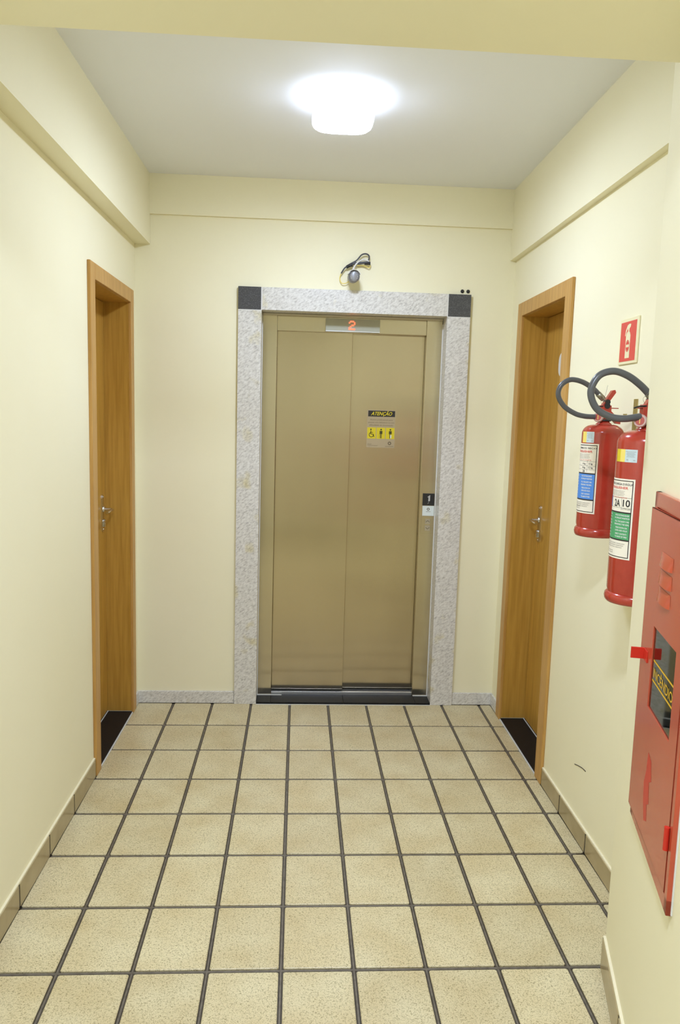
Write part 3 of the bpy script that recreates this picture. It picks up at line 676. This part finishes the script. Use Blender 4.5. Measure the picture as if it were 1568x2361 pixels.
    for z in ((1.343, 1.372) if kind == 'green' else (1.4395, 1.4275, 1.4535)): pbar(gt, -aa + bb, aa - bb, z - .0004, z + .0004, R1 + .0004)
    pbar(gt, .41 if kind == 'green' else .50, .42 if kind == 'green' else .51, c1 + .008, c1 + .045, R1 + .0004, 1)
    if kind == 'green': ptxt(gt, 'LITROS', .62, 1.3405, .026, .004, R1 + .0006)
    gt.build('fine_print', GREYINK, lab)
    wt = MB(); L8 = ['HOLD EXTINGUISHER', 'IN UPRIGHT POSITION', 'PULL THE SAFETY PIN', 'BREAKING THE SEAL', 'PRESS DOWN ON', 'LEVER AND HOLD', 'DIRECT CONTENTS', 'TO BASE OF FIRE']
    L9 = ['SEGURE O EXTINTOR', 'NA POSIÇÃO VERTICAL', 'PUXE O PINO', 'ROMPENDO O LACRE', 'APERTE O GATILHO', 'E SEGURE', 'DIRIJA O JATO', 'À BASE DO FOGO']
    hh = (c1 - c0)
    for i in range(8):
        z = c1 - hh * (.08 + .108 * i + .022 * (i // 2)); ww = r * .66 * (1 if i < 4 else .82)
        ptxt(wt, L8[i], .46 if kind == 'green' else .50, z, ww * (1 if i % 2 else .95), hh * .062, R1 + .0006, .03); ptxt(wt, L9[i], -.42, z, ww, hh * .062, R1 + .0006, .03)
    wt.build('instruction_lettering', WHITEINK, lab)
    if blue:
        bb_ = MB(); pbar(bb_, -.52, -.24, 1.343, 1.374, R1 + .0005); bb_.build('class_symbol', BLUEINK, lab)
    # recharge sticker, yellow half and pale blue half
    sk = patch(st[0], st[1], st[2], st[3], R1).build('recharge_sticker', PALEBLUE, t)
    y = MB(); pbar(y, st[0], st[0] + (st[1] - st[0]) * .42, st[2], st[3], R1 + .0002); y.build('yellow_half', PALEYEL, sk)
    if kind == 'green': patch(st[0] - .14, st[0] + .10, st[2], st[3], R1 + .0003, 3).build('yellow_edge', YELLOW, sk)
    g = MB()
    for i, (ww, hh2) in enumerate(((.5, .0022), (.34, .0022), (.42, .0022), (.34, .0022), (.38, .0022))): ptxt(g, 'EMPRESA DE MANUTENÇÃO', st[0] + (st[1] - st[0]) * .70, st[3] - .006 - i * .0036, r * (st[1] - st[0]) * ww, hh2, R1 + .0005)
    ptxt(g, 'ANO', st[0] + (st[1] - st[0]) * .55, st[2] + .007, .006, .003, R1 + .0005); ptxt(g, 'MÊS', st[0] + (st[1] - st[0]) * .88, st[2] + .006, .006, .003, R1 + .0005)
    g.build('fine_print', GREYINK, sk)
    # wall hook carrying the valve
    wx = 1.002 + .0086 * cy
    hk = MB(); hk.box(wx - .003, wx - .0002, cy - .014, cy + .014, zt - .045, zt + .085, .0008); hk.box(wx - .035, wx - .002, cy - .013, cy + .013, zt + .020, zt + .023, .0006)
    hk.box(wx - .036, wx - .033, cy - .013, cy + .013, zt + .020, zt + .036, .0006)
    hk.tube([(cx + .018, cy, zt + .022), (wx - .030, cy, zt + .022)], .003, 8); hk.build('wall_hook', BRASS, t)
    return t
extinguisher('fire_extinguisher', 'smaller red fire extinguisher with blue and white label, beside the wooden door', .885, -1.575, 1.208, .0655, 1.558, 'blue')
extinguisher('fire_extinguisher', 'taller red fire extinguisher with green and white 2A 10 label, half behind the wall edge', .876, -1.905, 1.067, .0765, 1.543, 'green')

# ================================================================== HOSE CABINET (on the slanted wall)
hc = thing('fire_hose_cabinet', MD @ Vector((-.455, 0, .615)), 'red steel fire hose cabinet with small window on the slanted wall', 'cabinet')
FX0, FX1, FZ0, FZ1 = -.660, -.250, .615, 1.4225; FT = .012
f = MB(MD)
for a in ((FX0, FX1, FZ0, FZ0 + .034), (FX0, FX1, FZ1 - .036, FZ1), (FX0, FX0 + .022, FZ0, FZ1), (FX1 - .030, FX1, FZ0, FZ1)): f.box(a[0], a[1], .0002, FT, a[2], a[3], .002)
f.build('frame', REDCAB, hc)
bx = MB(MD)
bx.box(FX0 + .02, FX1 - .02, -.150, -.147, FZ0 + .02, FZ1 - .02)
bx.box(FX0 + .018, FX0 + .02, -.15, 0, FZ0 + .02, FZ1 - .02); bx.box(FX1 - .02, FX1 - .018, -.15, 0, FZ0 + .02, FZ1 - .02); bx.box(FX0 + .02, FX1 - .02, -.15, 0, FZ0 + .018, FZ0 + .02); bx.box(FX0 + .02, FX1 - .02, -.15, 0, FZ1 - .02, FZ1 - .018)
bx.build('inner_box', BLACK, hc)
pa = MB(MD); pa.box(FX0 - .004, FX0, .0002, .003, FZ0 + .004, FZ1 - .01); pa.build('paint_edge', WHITEJ, hc)
# door, hinged on the near side and standing slightly proud at the latch side
DX0, DX1, DZ0, DZ1 = -.636, -.268, .650, 1.386
ang = math.radians(1.2)
MDD = MD @ Matrix.Translation((DX0, FT + .0012, 0)) @ Matrix.Rotation(ang, 4, 'Z') @ Matrix.Translation((-DX0, 0, 0))
wx0, wx1, wz0, wz1 = -.578, -.378, .940, 1.128
dr = MB(MDD); th = .003
dr.box(DX0, wx0, -th, 0, DZ0, DZ1); dr.box(wx1, DX1, -th, 0, DZ0, DZ1); dr.box(wx0, wx1, -th, 0, DZ0, wz0); dr.box(wx0, wx1, -th, 0, wz1, DZ1)
for a in ((DX0, DX1, DZ1 - .002, DZ1), (DX0, DX1, DZ0, DZ0 + .002), (DX1 - .002, DX1, DZ0, DZ1), (DX0, DX0 + .002, DZ0, DZ1)): dr.box(a[0], a[1], -.012 if a[0] > -.5 else -.008, 0, a[2], a[3])
door = dr.build('door', REDCAB, hc)
# pressed louvres
for z in (1.286, 1.247, 1.208):
    lo = MB(MDD); vs = []; fs = []; n = 10; mm = 6
    for i in range(n + 1):
        u = i / n; x = -.50 + .105 * u; e = math.sin(math.pi * u) ** .45 if 0 < u < 1 else 0
        for k in range(mm + 1):
            v = k / mm; vs.append((x, .0005 + .0085 * e * (1 - v) ** .7 * (1 if k else 1.0), z - .013 + .030 * v))
    for i in range(n):
        for k in range(mm): fs.append((i * (mm + 1) + k, (i + 1) * (mm + 1) + k, (i + 1) * (mm + 1) + k + 1, i * (mm + 1) + k + 1))
    lo.open = True; lo._add(vs, fs, True); lo.build('louvre', REDCAB, door)
# window pane and a black strip behind its latch-side edge
MB(MDD).box(wx0 - .006, wx1 + .006, -.0052, -.0032, wz0 - .006, wz1 + .006).build('window_pane', GLASS, door)
se = MB(MDD); se.box(wx1 - .016, wx1 + .004, -.014, -.0056, wz0 - .004, wz1 + .004); se.build('window_strip', BLACK, door)
# INCÊNDIO lettering band on the pane
ib = MB(MDD); ib.open = True; yb = -.0028; za, zb = 1.006, 1.055
for a in ((wx0, wx1 - .014, za, za + .004), (wx0, wx1 - .014, zb - .004, zb)): ib.box(a[0], a[1], yb, yb + .0003, a[2], a[3])
vs, fs = fit_text('INCÊNDIO', (wx1 - wx0) - .028, .028, 0, .01)
ib.flat([((wx0 + wx1 - .012) / 2 - x, yb + .0004, (za + zb) / 2 + y) for x, y in vs], fs)
ib.build('lettering', YTXT, door)
# hasp tab, hinges, retouched paint
hp = MB(MDD); hp.box(-.312, -.308, -.001, .031, 1.030, 1.057, .0008); hp.box(-.345, -.308, .0, .0025, 1.030, 1.057, .0008); hp.build('hasp', REDBRIGHT, door)
for z in (.765, 1.27):
    hg = MB(MD); hg.tube([(DX0 - .001, FT + .005, z - .024), (DX0 - .001, FT + .005, z + .024)], .0055, 12); hg.build('hinge', REDBRIGHT, hc)
def blob(mb, pts, y): mb.open = True; mb.flat([(x, y, z) for x, z in pts], [list(range(len(pts)))])
rp = MB(MDD); blob(rp, [(-.425, .850), (-.455, .842), (-.470, .800), (-.450, .790), (-.462, .745), (-.445, .735), (-.455, .700), (-.430, .690), (-.412, .730), (-.405, .770), (-.418, .800)], .0003)
rp.build('retouched_paint', REDBRIGHT, door)

for o in bpy.data.objects:
    if '_o' in o: del o['_o']
    if o.name.split('.')[0] in ('fine_print', 'small_print', 'instruction_lettering', 'lettering', 'red_lettering', 'led_ring', 'screws', 'print', 'digit'): o['kind'] = 'stuff'
